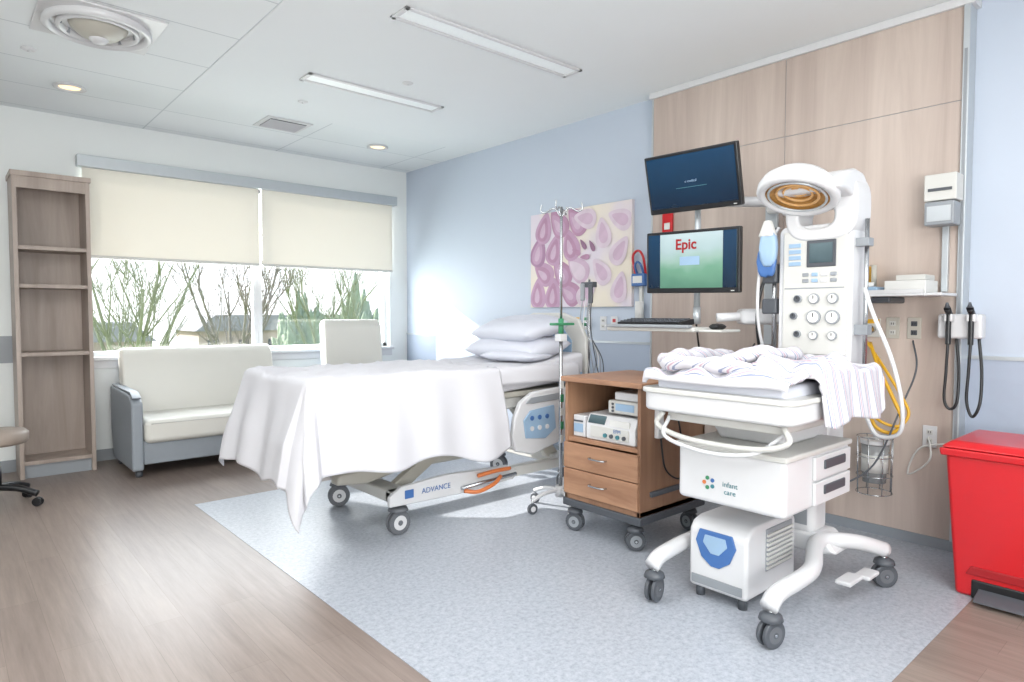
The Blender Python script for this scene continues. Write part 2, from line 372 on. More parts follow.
for k,(a,b2) in enumerate([(WX0-.02,2.455),(2.485,WX1+.02)]):
    root('roller_blind',((a+b2)/2,YB-.03,2.1))
    box('fabric',(a,YB-.032,1.8),(b2,YB-.030,2.56),bm_)
    box('hem_bar',(a,YB-.04,1.785),(b2,YB-.024,1.812),'offw',bev=.004)
noroot()
# ------------------------------------------------------------ ceiling fixtures
root('ceiling_dome_diffuser',(.74,4.48,H))
box('tile_frame',(.44,4.18,H-.012),(1.04,4.78,H),'white',bev=.004)
lathe('ring_outer',[(.27,-.0),(.275,-.03),(.25,-.04),(.235,-.02),(.235,0)],(.74,4.48,H-.012),'white',48)
lathe('ring_inner',[(.205,0),(.21,-.03),(.19,-.035),(.18,-.01),(.18,0)],(.74,4.48,H-.012),'white',48)
lathe('dome',[(.0,-.075),(.05,-.072),(.10,-.055),(.14,-.02),(.15,0)],(.74,4.48,H-.012),'beige',40)
lathe('lens',[(.0,-.1),(.03,-.095),(.05,-.075),(.05,-.06)],(.74,4.48,H-.012),'white',32)
for k in range(8):
    a=k*math.pi/4
    box(f'vane_{k}',(.74+.19*math.cos(a)-.012,4.48+.19*math.sin(a)-.012,H-.04),(.74+.19*math.cos(a)+.012,4.48+.19*math.sin(a)+.012,H-.012),'grey')
M['lamp']=pm('lamp_lens',(222,227,228),.35,emit=.15)
M['lampw']=pm('warm_lamp_lens',(250,222,180),.4,emit=1.0)
for k,(x0,x1,y) in enumerate([(1.95,3.36,3.17),(1.97,3.11,4.45)]):
    root('linear_ceiling_light',((x0+x1)/2,y,H))
    box('trim_a',(x0,y-.085,H-.016),(x1,y-.06,H-.004),'white',bev=.003); box('trim_b',(x0,y+.06,H-.016),(x1,y+.085,H-.004),'white',bev=.003)
    box('end_a',(x0,y-.085,H-.016),(x0+.03,y+.085,H-.004),'white',bev=.003); box('end_b',(x1-.03,y-.085,H-.016),(x1,y+.085,H-.004),'white',bev=.003)
    box('lens',(x0+.03,y-.055,H-.009),(x1-.03,y+.055,H-.004),'lamp')
    box('shadow_gap',(x0+.03,y-.06,H-.006),(x1-.03,y+.06,H-.003),'grey')
for x,y in ((.77,5.83),(3.35,5.85)):
    root('recessed_downlight',(x,y,H))
    lathe('trim_ring',[(.10,0),(.105,-.012),(.085,-.016),(.07,-.006),(.07,0)],(x,y,H),'white',36)
    lathe('lens',[(0,-.004),(.07,-.004)],(x,y,H),'lampw',30)
root('air_grille',(2.33,5.72,H))
box('flange',(2.13,5.54,H-.01),(2.53,5.9,H),'white',bev=.003); box('throat',(2.17,5.58,H-.012),(2.49,5.86,H-.009),'dgrey')
for k in range(9): box(f'blade_{k}',(2.17,5.6+k*.03,H-.02),(2.49,5.605+k*.03,H-.012),'white',rot=(35,0,0))
for x,y in ((.47,5.17),(2.6,4.1),(2.2,5.0)):
    root('sprinkler_cover',(x,y,H)); lathe('plate',[(0,-.012),(.03,-.012),(.04,-.006),(.042,0)],(x,y,H),'white',28)
    lathe('neck',[(0,-.02),(.008,-.02),(.01,-.012)],(x,y,H),'white',12)
# ------------------------------------------------------------ bookcase
root('bookcase',(.68,6.5,0))
x0,x1,y0,y1=.44,.95,6.32,6.68
box('side_left',(x0,y0,0),(x0+.03,y1,2.39),'woodbook',bev=.002); box('side_right',(x1-.03,y0,0),(x1,y1,2.39),'woodbook',bev=.002)
box('back',(x0+.03,y1-.02,.1),(x1-.03,y1,2.35),'woodbook')
for k,z in enumerate((.12,.98,1.52,1.82)): box(f'shelf_{k}',(x0+.03,y0+.01,z-.015),(x1-.03,y1-.02,z+.015),'woodbook',bev=.002)
box('top',(x0-.01,y0-.01,2.37),(x1+.01,y1,2.41),'woodbook',bev=.003); box('fascia',(x0+.03,y0+.005,2.28),(x1-.03,y0+.03,2.37),'woodbook')
box('toe_kick',(x0+.03,y0+.03,0),(x1-.03,y0+.05,.105),'grey')
# ------------------------------------------------------------ sofa
def sofa(name,x0,x1,y0,y1,back,arm=.66,n=1,at=.075):
    root(name,((x0+x1)/2,(y0+y1)/2,0))
    ap=[(y0+.02,.06),(y1-.1,.06),(y1-.02,.3),(y1-.02,arm+.02),(y0+.12,arm),(y0+.02,arm-.06)]
    for s,(a,b) in enumerate(((x0,x0+at),(x1-at,x1))):
        prism(f'arm_{s}',ap,'YZ',a,b,'greyvinyl',bev=.02)
        prism(f'arm_pad_{s}',[(y0+.05,arm-.035),(y0+.14,arm+.005),(y1-.05,arm+.02),(y1-.05,arm+.035),(y0+.12,arm+.022),(y0+.03,arm-.02)],'YZ',a+.01,b-.01,'greyvinyl',bev=.006)
    box('base',(x0+at,y0+.05,.1),(x1-at,y1-.12,.3),'greyvinyl',bev=.012)
    w=(x1-x0-2*at)/n
    for k in range(n):
        a=x0+at+k*w
        box(f'seat_cushion_{k}',(a+.004,y0,.27),(a+w-.004,y1-.18,.46),'cream',bev=.05,seg=6)
        tube(f'seat_piping_{k}',[(a+.05,y0-.001,.43),(a+w-.05,y0-.001,.43)],.004,'offw',smooth=False)
    bp=[(y1-.30,.42),(y1-.12,.40),(y1-.02,back-.05),(y1-.05,back),(y1-.14,back+.005),(y1-.2,back-.06),(y1-.27,.6)]
    prism('back_cushion',bp,'YZ',x0+.06,x1-.06,'cream',bev=.035,seg=6)
    prism('back_shell',[(y1-.1,.15),(y1-.03,.15),(y1+.01,back-.04),(y1-.03,back-.03)],'YZ',x0+.07,x1-.07,'greyvinyl',bev=.012)
    for k,(x,y) in enumerate(((x0+.06,y0+.1),(x1-.06,y0+.1),(x0+.06,y1-.12),(x1-.06,y1-.12))):
        lathe(f'foot_{k}',[(0,0),(.022,0),(.028,.02),(.02,.07),(0,.07)],(x,y,0),'dgrey',16)
sofa('sofa',1.10,2.52,5.72,6.58,1.0,at=.085)
sofa('recliner_armchair',2.78,3.50,5.4,6.25,1.24,arm=.68)
D.objects['recliner_armchair'].rotation_euler.z=math.radians(-8)
# ------------------------------------------------------------ stool
root('rolling_stool',(.25,5.52,0))
cx,cy=.25,5.52
lathe('seat',[(0,.0),(.17,0),(.19,.02),(.19,.07),(.17,.09),(0,.10)],(cx,cy,.43),pm('taupe_vinyl',(150,138,128),.5),36)
cyl('column',(cx,cy,.12),(cx,cy,.44),.025,'black'); cyl('sleeve',(cx,cy,.12),(cx,cy,.28),.035,'black')
for k in range(5):
    a=math.radians(72*k-30); p=(cx+.25*math.cos(a),cy+.25*math.sin(a))
    tube(f'leg_{k}',[(cx,cy,.14),(cx+.14*math.cos(a),cy+.14*math.sin(a),.125),(p[0],p[1],.085)],[.022]*17,'black')
    for s in (-.014,.014):
        cyl(f'wheel_{k}_{s}',(p[0]-math.sin(a)*(s-.007),p[1]+math.cos(a)*(s-.007),.031),(p[0]-math.sin(a)*(s+.007),p[1]+math.cos(a)*(s+.007),.031),.03,'black',bev=.004)
# ------------------------------------------------------------ hospital bed
BY0,BY1=3.22,4.12; BX0,BX1=1.42,3.58
root('hospital_bed',(2.5,3.67,0))
for k,(x,y) in enumerate(((2.0,3.29),(2.0,4.05),(3.42,3.29),(3.42,4.05))): caster(f'caster_{k}',x,y,.072,.24,'rubber',ang=20*k,hub='white')
box('base_rail_near',(1.93,3.25,.2),(3.5,3.32,.27),'offw',bev=.012); box('base_rail_far',(1.93,4.0,.2),(3.5,4.08,.27),'offw',bev=.012)
box('base_cross_foot',(1.93,3.25,.2),(2.06,4.08,.27),'offw',bev=.012); box('base_cross_head',(3.36,3.25,.2),(3.5,4.08,.27),'offw',bev=.012)
prism('base_cover',[(1.9,.19),(1.9,.25),(1.98,.30),(2.3,.32),(2.8,.30),(2.88,.25),(2.85,.2),(2.4,.18)],'XZ',3.215,3.25,'white',bev=.01)
box('brake_badge',(2.0,3.211,.225),(2.06,3.216,.275),'blue',bev=.002)
text('base_lettering','ADVANCE',.045,(2.22,3.212,.25),FY,'blue')
tube('pedal_a',[(2.42,3.2,.2),(2.5,3.16,.19),(2.62,3.15,.22),(2.7,3.18,.25)],.013,'orange'); tube('pedal_b',[(2.52,3.19,.28),(2.64,3.17,.295),(2.78,3.18,.29)],.013,'orange')
cyl('pedal_shaft',(2.4,3.2,.22),(2.85,3.2,.24),.012,'steel')
prism('lift_arm_foot',[(2.0,.24),(2.15,.24),(2.75,.62),(2.65,.66)],'XZ',3.4,3.46,'beige',bev=.01); prism('lift_arm_foot_far',[(2.0,.24),(2.15,.24),(2.75,.62),(2.65,.66)],'XZ',3.86,3.92,'beige',bev=.01)
prism('lift_arm_head',[(3.35,.24),(3.48,.24),(3.1,.66),(2.98,.66)],'XZ',3.4,3.46,'beige',bev=.01); prism('lift_arm_head_far',[(3.35,.24),(3.48,.24),(3.1,.66),(2.98,.66)],'XZ',3.86,3.92,'beige',bev=.01)
box('lift_motor',(2.35,3.55,.3),(2.75,3.78,.42),'beige',bev=.03); cyl('actuator',(2.2,3.67,.33),(3.0,3.67,.6),.03,'dgrey')
box('under_tray',(1.65,3.4,.42),(2.3,3.95,.46),'beige',bev=.015); cyl('foot_post_a',(1.75,3.45,.45),(1.75,3.45,.72),.02,'steel'); cyl('foot_post_b',(1.75,3.9,.45),(1.75,3.9,.72),.02,'steel')
for k,y in enumerate((3.52,3.82)):
    prism(f'foot_support_{k}',[(1.7,.3),(1.72,.36),(2.15,.40),(2.18,.33),(1.9,.28)],'XZ',y-.05,y+.05,'beige',bev=.02)
box('deck_frame',(1.55,3.28,.66),(3.5,4.06,.74),'offw',bev=.015)
box('deck_pan',(1.5,3.25,.74),(3.52,4.09,.78),'beige',bev=.012)
box('mattress_foot',(BX0,BY0+.01,.78),(2.78,BY1-.01,.935),'sheet',bev=.04,seg=5)
prism('mattress_head',[(2.76,.78),(3.55,.83),(3.55,1.02),(3.4,1.0),(2.9,.93),(2.76,.935)],'XZ',BY0+.01,BY1-.01,'sheet',bev=.03,seg=5)
drape('fitted_sheet',2.70,3.45,BY0,BY1,.95,0,.0,.13,.13,'sheet',fold=.006,freq=30)
box('stripe_band',(3.0,BY0-.018,.84),(3.5,BY0-.012,.88),'lblue',bev=.002)
drape('top_sheet',BX0+.03,2.70,BY0,BY1,.955,.56,0,.52,.34,'sheet',res=.015,fold=.038,freq=19,seed=2,flare=.17,hemvar=.12,wr=1.3)
def rail(n,ya,yb,x0=2.80,x1=3.34,dz=0):
    prism(n,[(x0,.40+dz),(x0-.03,.5+dz),(x0-.01,.62),(x0+.04,.72),(x0+.15,.78),(x1-.1,.80),(x1,.76),(x1+.03,.66),(x1-.02,.5+dz),(x1-.1,.42+dz),(x0+.15,.36+dz)],'XZ',ya,yb,'white',bev=.015)
rail('side_rail_near',3.14,3.18); rail('side_rail_far',4.16,4.2,2.9,3.3,.1)
prism('rail_control_panel',[(2.88,.48),(2.86,.6),(2.92,.66),(3.14,.68),(3.16,.52),(3.06,.46)],'XZ',3.13,3.141,'lblue',bev=.004)
for k in range(3):
    for j in range(2): cyl(f'rail_button_{k}_{j}',(2.93+k*.07,3.13,.54+j*.07),(2.93+k*.07,3.124,.54+j*.07),.016,'blue' if j else 'white',seg=16)
prism('rail_handhold',[(2.88,.71),(2.93,.745),(3.2,.76),(3.24,.73),(3.2,.715),(2.95,.705)],'XZ',3.132,3.141,'grey',bev=.003)
tube('rail_grip',[(3.25,3.12,.5),(3.3,3.11,.6),(3.27,3.12,.72)],.012,'grey')
tube('rail_arm_a',[(2.95,3.16,.45),(2.98,3.22,.55),(3.0,3.3,.68)],.016,'steel'); tube('rail_arm_b',[(3.25,3.16,.45),(3.25,3.22,.55),(3.25,3.3,.68)],.016,'steel')
prism('headboard',[(3.26,.6),(3.26,1.12),(3.34,1.26),(3.5,1.31),(3.84,1.31),(4.0,1.26),(4.08,1.12),(4.08,.6)],'YZ',3.60,3.635,'offw',bev=.014)
prism('headboard_inset',[(3.4,.75),(3.4,1.1),(3.5,1.2),(3.84,1.2),(3.94,1.1),(3.94,.75)],'YZ',3.592,3.6,'lblue',bev=.004)
cyl('head_post_a',(3.6,3.4,.3),(3.6,3.4,.65),.02,'steel'); cyl('head_post_b',(3.6,3.94,.3),(3.6,3.94,.65),.02,'steel')
pillow('pillow_lower',(3.27,3.66,1.055),.46,.78,.18,'pillow',(0,-8,3),1)
pillow('pillow_upper',(3.31,3.68,1.19),.46,.76,.17,'pillow',(0,-12,-4),5)
pillow('blanket_fold',(3.12,3.5,1.0),.3,.5,.08,'pillow',(0,0,10),9)
cyl('accessory_pole',(3.68,3.3,.62),(3.68,3.3,1.56),.009,'steel'); box('pole_socket',(3.62,3.28,.62),(3.70,3.34,.7),'dgrey',bev=.005)
box('hook_plate',(3.65,3.24,1.5),(3.70,3.36,1.54),'dgrey',bev=.005); box('handset_a',(3.64,3.24,1.38),(3.66,3.28,1.52),'dgrey',bev=.008); box('handset_b',(3.64,3.32,1.40),(3.66,3.36,1.53),'grey',bev=.008)
for k in range(4): tube(f'cord_{k}',[(3.65,3.25+.03*k,1.42),(3.63,3.24+.035*k,1.2),(3.66,3.2+.04*k,.9),(3.68,3.16+.05*k,.75),(3.72,3.2+.02*k,.95),(3.70,3.28,1.1)],.004,('dgrey','grey','white','grey')[k])
# ------------------------------------------------------------ IV pole
px,py=3.07,3.0
root('iv_pole',(px,py,0))
cyl('pole_lower',(px,py,.1),(px,py,1.25),.0125,'steel'); cyl('pole_upper',(px,py,1.2),(px,py,2.0),.009,'steel')
cyl('collar',(px,py,1.16),(px,py,1.27),.018,'green'); cyl('hub',(px,py,.09),(px,py,.16),.035,'white')
for k in range(5):
    a=math.radians(72*k+25); q=(px+.22*math.cos(a),py+.22*math.sin(a))
    tube(f'leg_{k}',[(px,py,.13),(px+.12*math.cos(a),py+.12*math.sin(a),.125),(q[0],q[1],.09)],.013,'white')
    cyl(f'stem_{k}',(q[0],q[1],.06),(q[0],q[1],.1),.01,'steel')
    cyl(f'wheel_{k}',(q[0]-.011*math.sin(a),q[1]+.011*math.cos(a),.036),(q[0]+.011*math.sin(a),q[1]-.011*math.cos(a),.036),.035,'dgrey',bev=.004); cyl(f'wheel_hub_{k}',(q[0]-.013*math.sin(a),q[1]+.013*math.cos(a),.036),(q[0]+.013*math.sin(a),q[1]-.013*math.cos(a),.036),.018,'white')
for k in range(4):
    a=math.radians(90*k+30); c,s=math.cos(a),math.sin(a)
    tube(f'hook_{k}',[(px,py,1.93),(px+.05*c,py+.05*s,1.99),(px+.11*c,py+.11*s,1.965),(px+.14*c,py+.14*s,1.98),(px+.135*c,py+.135*s,2.02)],.005,'steel')
box('green_handle',(px-.09,py-.03,1.225),(px+.1,py+.02,1.242),'green',bev=.006); box('clamp',(px-.03,py-.03,1.12),(px+.03,py+.03,1.17),'white',bev=.006)
for k in range(5): box(f'pole_label_{k}',(px-.014,py-.0145,.45+k*.09),(px+.014,py-.011,.5+k*.09),'green' if k%2 else 'label')
# ------------------------------------------------------------ cart
root('bedside_cart',(3.08,2.42,0))
x0,x1,y0,y1=2.80,3.42,2.14,2.70; zb,zt=.2,.93
box('top',(x0-.02,y0-.02,zt-.03),(x1+.01,y1+.02,zt),'woodcart',bev=.006); box('bottom',(x0,y0,zb),(x1,y1,zb+.03),'woodcartv',bev=.003)
box('side_near',(x0,y0,zb),(x1,y0+.022,zt-.03),'woodcartv',bev=.003); box('side_far',(x0,y1-.022,zb),(x1,y1,zt-.03),'woodcartv',bev=.003)
box('back',(x1-.02,y0,zb),(x1,y1,zt-.03),'woodcartv'); box('mid_shelf',(x0+.01,y0+.02,.545),(x1-.02,y1-.02,.57),'woodcart',bev=.002)
for k,(a,b) in enumerate(((.235,.385),(.39,.54))):
    box(f'drawer_front_{k}',(x0-.018,y0+.006,a),(x0,y1-.006,b),'woodcart',bev=.005)
    tube(f'drawer_handle_{k}',[(x0-.018,2.36,(a+b)/2+.01),(x0-.045,2.37,(a+b)/2+.01),(x0-.05,2.42,(a+b)/2+.01),(x0-.045,2.47,(a+b)/2+.01),(x0-.018,2.48,(a+b)/2+.01)],.005,'steel')
box('base_frame',(x0-.01,y0-.01,.155),(x1,y1+.01,.2),'dgrey',bev=.008)
for k,(x,y) in enumerate(((2.84,2.2),(2.84,2.65),(3.36,2.2),(3.36,2.65))): caster(f'caster_{k}',x,y,.055,.16,'dgrey',ang=30*k+40,hub='grey')
box('side_power_strip',(x0+.12,y0-.03,.62),(x0+.17,y0,.88),'white',bev=.005); box('side_clip',(x0+.3,y0-.02,.7),(x0+.33,y0,.86),'dgrey',bev=.003)
tube('side_cable',[(x0+.14,y0-.03,.62),(x0+.16,y0-.05,.45),(x0+.3,y0-.05,.38),(x0+.36,y0-.03,.5),(x0+.32,y0-.02,.7)],.005,'black')
box('side_handle',(x0+.08,y0-.02,.30),(x0+.36,y0,.33),'dgrey',bev=.006)
root('fetal_monitor',(3.0,2.45,.57))
prism('case',[(2.83,.571),(2.83,.66),(2.86,.72),(3.15,.73),(3.15,.571)],'XZ',2.2,2.56,'white',bev=.01)
box('front_panel',(2.824,2.24,.59),(2.832,2.52,.655),'offw',bev=.003); box('screen',(2.838,2.42,.665),(2.846,2.54,.715),'scr_small',rot=(0,27,0)); text('maker_mark','EFM',.03,(2.822,2.32,.64),FX,'blue')
for k in range(4): cyl(f'port_{k}',(2.824,2.27+k*.045,.61),(2.815,2.27+k*.045,.61),.012,'teal' if k%2 else 'dgrey',seg=16)
box('paper_slot',(2.83,2.24,.665),(2.84,2.38,.7),'label',bev=.002)
root('pulse_monitor',(2.95,2.42,.74))
box('case',(2.86,2.2,.735),(3.1,2.42,.81),'offw',bev=.012); box('display',(2.855,2.23,.755),(2.862,2.36,.795),'lblue',bev=.002); box('case_top',(2.87,2.2,.812),(3.08,2.38,.86),'white',bev=.01)
for k in range(3): cyl(f'knob_{k}',(2.862,2.38,.75+k*.02),(2.853,2.38,.75+k*.02),.007,'dgrey',seg=12)
root('ctg_printer',(2.9,2.6,.57)); box('case',(2.84,2.575,.571),(3.05,2.67,.70),'white',bev=.008); box('slot',(2.835,2.59,.66),(2.842,2.66,.67),'dgrey'); box('panel',(2.835,2.59,.6),(2.842,2.66,.65),'lblue')
# ------------------------------------------------------------ infant warmer
root('infant_warmer',(2.9,1.46,0))
WY=1.46
for k,(x,y) in enumerate(((2.40,1.75),(2.40,1.2),(3.35,1.12),(3.35,1.80))): caster(f'caster_{k}',x,y,.056,.17,'dgrey',ang=25*k-10,hub='rubber')
for n,y,yb in (('near',1.2,1.12),('far',1.75,1.80)):
    pts=cat([(2.38,y,.165),(2.46,y,.2),(2.75,y,.215),(3.05,y*.6+WY*.4,.235),(3.2,yb*.75+WY*.25,.23),(3.36,yb,.175)],8)
    bm=bmesh.new(); addsweep(bm,[p-Vector((2.9,y,.2)) for p in pts],.036,12); fin(bm,'base_leg_'+n,'white',(2.9,y,.2),smooth=True)
prism('base_yoke',[(1.22,.19),(1.3,.27),(1.62,.27),(1.7,.19),(1.6,.17),(1.32,.17)],'YZ',3.06,3.24,'white',bev=.02)
box('column_lower',(3.06,1.33,.25),(3.22,1.59,.9),'white',bev=.04,seg=5); box('column_seam',(3.055,1.36,.3),(3.06,1.56,.46),'grey')
box('foot_pedal_a',(2.96,1.12,.1),(3.1,1.19,.12),'white',bev=.008); box('foot_pedal_b',(3.12,1.10,.09),(3.24,1.17,.11),'white',bev=.008)
box('cabinet',(2.5,1.2,.475),(3.12,1.7,.72),'white',bev=.022,seg=4)
box('cabinet_top',(2.49,1.19,.705),(3.13,1.71,.73),'offw',bev=.008)
for k,(a,b) in enumerate(((.49,.588),(.597,.697))):
    box(f'drawer_{k}',(2.74,1.186,a),(3.1,1.2,b),'white',bev=.005); box(f'drawer_pull_{k}',(2.82,1.178,(a+b)/2-.01),(3.03,1.188,(a+b)/2+.03),'dgrey',bev=.005)
text('cabinet_logo','infant\ncare',.032,(2.499,1.44,.555),FX,'teal')
for k in range(5):
    a=k*2*math.pi/5; cyl(f'logo_leaf_{k}',(2.4965,1.54+.022*math.cos(a),.565+.022*math.sin(a)),(2.4995,1.54+.022*math.cos(a),.565+.022*math.sin(a)),.009,('orange','green','blue','teal','green')[k],seg=14)
prism('platform_bracket',[(2.62,.83),(2.7,.73),(3.02,.73),(3.1,.83)],'XZ',1.3,1.62,'white',bev=.02)
box('xray_tray',(2.47,1.2,.82),(3.1,1.74,.86),'offw',bev=.012)
tube('platform_rail',[(2.44,1.74,.86),(2.43,1.76,.8),(2.42,1.6,.76),(2.42,1.3,.76),(2.43,1.16,.8),(2.44,1.18,.86)],.012,'offw')
prism('bed_tray',rrect(2.38,1.12,3.16,1.82,.06),'XY',.87,.965,'white',bev=.016)
prism('bed_tray_lip',rrect(2.37,1.11,3.17,1.83,.06),'XY',.95,.972,'offw',bev=.006)
box('infant_mattress',(2.43,1.17,.96),(3.1,1.77,1.02),'pillow',bev=.02)
drape('flannel_blanket',2.42,3.12,1.16,1.79,1.06,.07,0,.03,.06,'stripe',res=.012,fold=.012,puff=.075,seed=4,freq=30,thick=.02)
drape('flannel_drape',2.60,3.16,1.13,1.40,1.085,.06,.05,.24,.0,'stripe',res=.011,fold=.022,puff=.085,seed=8,freq=40,thick=.014,hemvar=.35)
for k,(p,r) in enumerate((([(2.45,1.76,1.08),(2.43,1.6,1.09),(2.44,1.45,1.085),(2.46,1.32,1.075)],.036),([(2.47,1.78,1.09),(2.65,1.78,1.10),(2.85,1.77,1.095),(3.05,1.75,1.08)],.04),([(2.52,1.5,1.1),(2.7,1.45,1.12),(2.9,1.4,1.12),(3.08,1.42,1.1)],.035))):
    P=cat(p,8); bm=bmesh.new(); uvl=bm.loops.layers.uv.new('UVMap'); R=[r*(.85+.5*noise.noise(q*12)) for q in P]
    R[0]*=.5; R[-1]*=.5
    addsweep(bm,[q-P[0] for q in P],R,14)
    for f in bm.faces:
        for l in f.loops: l[uvl].uv=(l.vert.co.x+l.vert.co.y*.6+l.vert.co.z,l.vert.co.y)
    fin(bm,f'flannel_roll_{k}','stripe',P[0],smooth=True)
prism('control_tower',rrect(1.25,1.0,1.61,1.74,.04),'YZ',3.24,3.42,'white',bev=.014)
prism('tower_spine',[(3.2,.6),(3.3,1.0),(3.42,1.0),(3.42,.6)],'XZ',1.34,1.56,'white',bev=.02)
box('control_face',(3.228,1.27,1.10),(3.242,1.58,1.71),'offw',bev=.005)
box('main_display',(3.222,1.32,1.53),(3.23,1.46,1.66),'dgrey',bev=.004); box('main_display_lcd',(3.219,1.335,1.55),(3.223,1.445,1.645),'scr_small')
for j in range(4): box(f'side_menu_{j}',(3.223,1.49,1.54+j*.03),(3.229,1.55,1.56+j*.03),'lblue',bev=.002)
for j in range(2):
    for k in range(4): box(f'soft_key_{j}_{k}',(3.222,1.315+k*.045,1.485-j*.03),(3.229,1.345+k*.045,1.503-j*.03),('grey','white','lblue','grey')[k],bev=.003)
box('divider_line',(3.226,1.28,1.425),(3.229,1.57,1.43),'grey')
for k,(y,z,r) in enumerate(((1.50,1.375,.020),(1.42,1.375,.026),(1.33,1.375,.026),(1.42,1.285,.034),(1.33,1.285,.034),(1.52,1.29,.018),(1.50,1.20,.018),(1.42,1.195,.022),(1.33,1.195,.022))):
    cyl(f'dial_ring_{k}',(3.23,y,z),(3.214,y,z),r,'grey',seg=28,bev=.003); cyl(f'dial_face_{k}',(3.214,y,z),(3.2125,y,z),r*.8,'dgrey' if k in (0,5,6) else 'label',seg=28)
    box(f'dial_needle_{k}',(3.210,y-.0015,z),(3.2125,y+.0015,z+r*.6),'black')
def ringprism(n,outer,inner,x0,x1,mat,bev):
    bm=bmesh.new(); c=Vector(((x0+x1)/2,outer[0][0],outer[0][1])); K=len(outer)
    V=[[bm.verts.new(Vector((x,p[0],p[1]))-c) for p in pts] for x in (x0,x1) for pts in (outer,inner)]
    for i in range(K):
        j=(i+1)%K
        bm.faces.new((V[0][i],V[0][j],V[1][j],V[1][i])); bm.faces.new((V[2][i],V[3][i],V[3][j],V[2][j]))
        bm.faces.new((V[0][i],V[2][i],V[2][j],V[0][j])); bm.faces.new((V[1][i],V[1][j],V[3][j],V[3][i]))
    return fin(bm,n,mat,c,bev=bev)
K=40; out=[];inn=[]
for k in range(K):
    t=2*math.pi*k/K; c,s=math.cos(t),math.sin(t)
    e=lambda v,p:(abs(v)**p)*(1 if v>=0 else -1)
    out.append((1.40+.175*e(c,.55),1.82+.165*e(s,.7))); inn.append((1.42+.085*e(c,.8),1.775+.055*e(s,.8)))
ringprism('neck_loop',out,inn,3.22,3.40,'white',.02)
M['amber']=pm('amber_heater_glow',(176,130,70),.3,metal=.5,var=.5,scale=55,emit=.08)
M['amber2']=pm('amber_heater_coil',(196,152,98),.3,var=.3,scale=60,emit=.12)
prism('heater_arm',[(3.05,1.91),(3.12,1.955),(3.24,1.985),(3.34,1.975),(3.40,1.92),(3.40,1.82),(3.24,1.85),(3.14,1.87),(3.06,1.87)],'XZ',1.24,1.55,'white',bev=.03,seg=5)
HR=(0,22,0); HC=(3.09,1.445,1.885)
lathe('heater_head',[(0,.095),(.07,.09),(.13,.072),(.17,.035),(.185,0),(.185,-.03),(.17,-.042),(.145,-.036),(.145,-.01)],HC,'white',44,rot=HR)
lathe('heater_reflector',[(0,.012),(.05,.012),(.10,-.002),(.147,-.03)],HC,'amber',36,rot=HR)
for k,r in enumerate((.035,.065,.095,.13)):
    z=-.004-.0012*k*8
    lathe(f'heater_coil_{k}',[(r+.006*math.cos(q*math.pi/4),z+.006*math.sin(q*math.pi/4)) for q in range(9)],HC,'amber2' if k<3 else 'alu',32,rot=HR)
cyl('side_pole',(3.3,1.21,.95),(3.3,1.21,1.75),.010,'steel'); box('pole_clamp_a',(3.27,1.19,1.2),(3.33,1.27,1.25),'grey',bev=.004); box('pole_clamp_b',(3.27,1.19,1.62),(3.33,1.27,1.66),'grey',bev=.004)
cyl('far_pole',(3.3,1.66,.95),(3.3,1.66,1.75),.012,'steel')
tube('resuscitation_hose',[(3.26,1.2,1.42),(3.2,1.14,1.3),(3.2,1.06,1.1),(3.22,1.02,.9),(3.26,1.04,.76),(3.3,1.15,.73),(3.32,1.22,.85)],.009,'white')
tube('black_hose',[(3.3,1.67,1.6),(3.26,1.72,1.4),(3.28,1.74,1.2),(3.34,1.72,1.0),(3.34,1.6,.9)],.009,'black')
tube('grey_hose',[(3.3,1.64,1.75),(3.24,1.70,1.6),(3.24,1.72,1.3),(3.33,1.72,1.05)],.008,'white')
tube('corrugated_hose',[(2.46,1.72,.84),(2.40,1.7,.76),(2.4,1.5,.72),(2.42,1.3,.74),(2.48,1.2,.82)],.009,'white')
box('bulb_holder',(3.24,1.62,1.46),(3.3,1.70,1.56),'dgrey',bev=.01); box('bulb_holder_b',(3.24,1.62,1.3),(3.3,1.70,1.38),'dgrey',bev=.01)
pillow('resuscitator_bag',(3.2,1.645,1.64),.08,.09,.2,'lblue',(0,0,20),3,N=16); pillow('suction_tip_pack',(3.2,1.655,1.57),.03,.10,.16,'blue',(0,0,10),8,N=14)
lathe('resuscitator_mask',[(0,.05),(.02,.045),(.035,.0),(.045,-.03),(.04,-.035)],(3.2,1.65,1.73),'label',20)
tube('yellow_hose',[(4.09,1.47,1.13),(3.97,1.38,1.0),(3.93,1.29,.84),(3.92,1.24,.72),(3.90,1.28,.65),(3.88,1.36,.68),(3.88,1.40,.8),(3.80,1.40,.92),(3.6,1.40,.92),(3.42,1.42,.9)],.010,'yellow',seg=12); tube('green_hose',[(4.09,1.60,1.13),(3.95,1.55,1.0),(3.8,1.5,.8),(3.6,1.45,.78),(3.42,1.45,.9)],.009,'green')
tube('power_cord',[(4.1,1.25,1.15),(4.0,1.2,1.0),(3.95,1.25,.8),(3.7,1.3,.5),(3.45,1.4,.4),(3.24,1.4,.4)],.005,'dgrey')
tube('thin_yellow_hose',[(4.09,1.49,1.14),(3.99,1.36,1.0),(3.95,1.26,.86),(3.93,1.21,.76),(3.90,1.25,.69),(3.86,1.34,.72),(3.7,1.38,.85),(3.42,1.42,.95)],.008,'yellow')
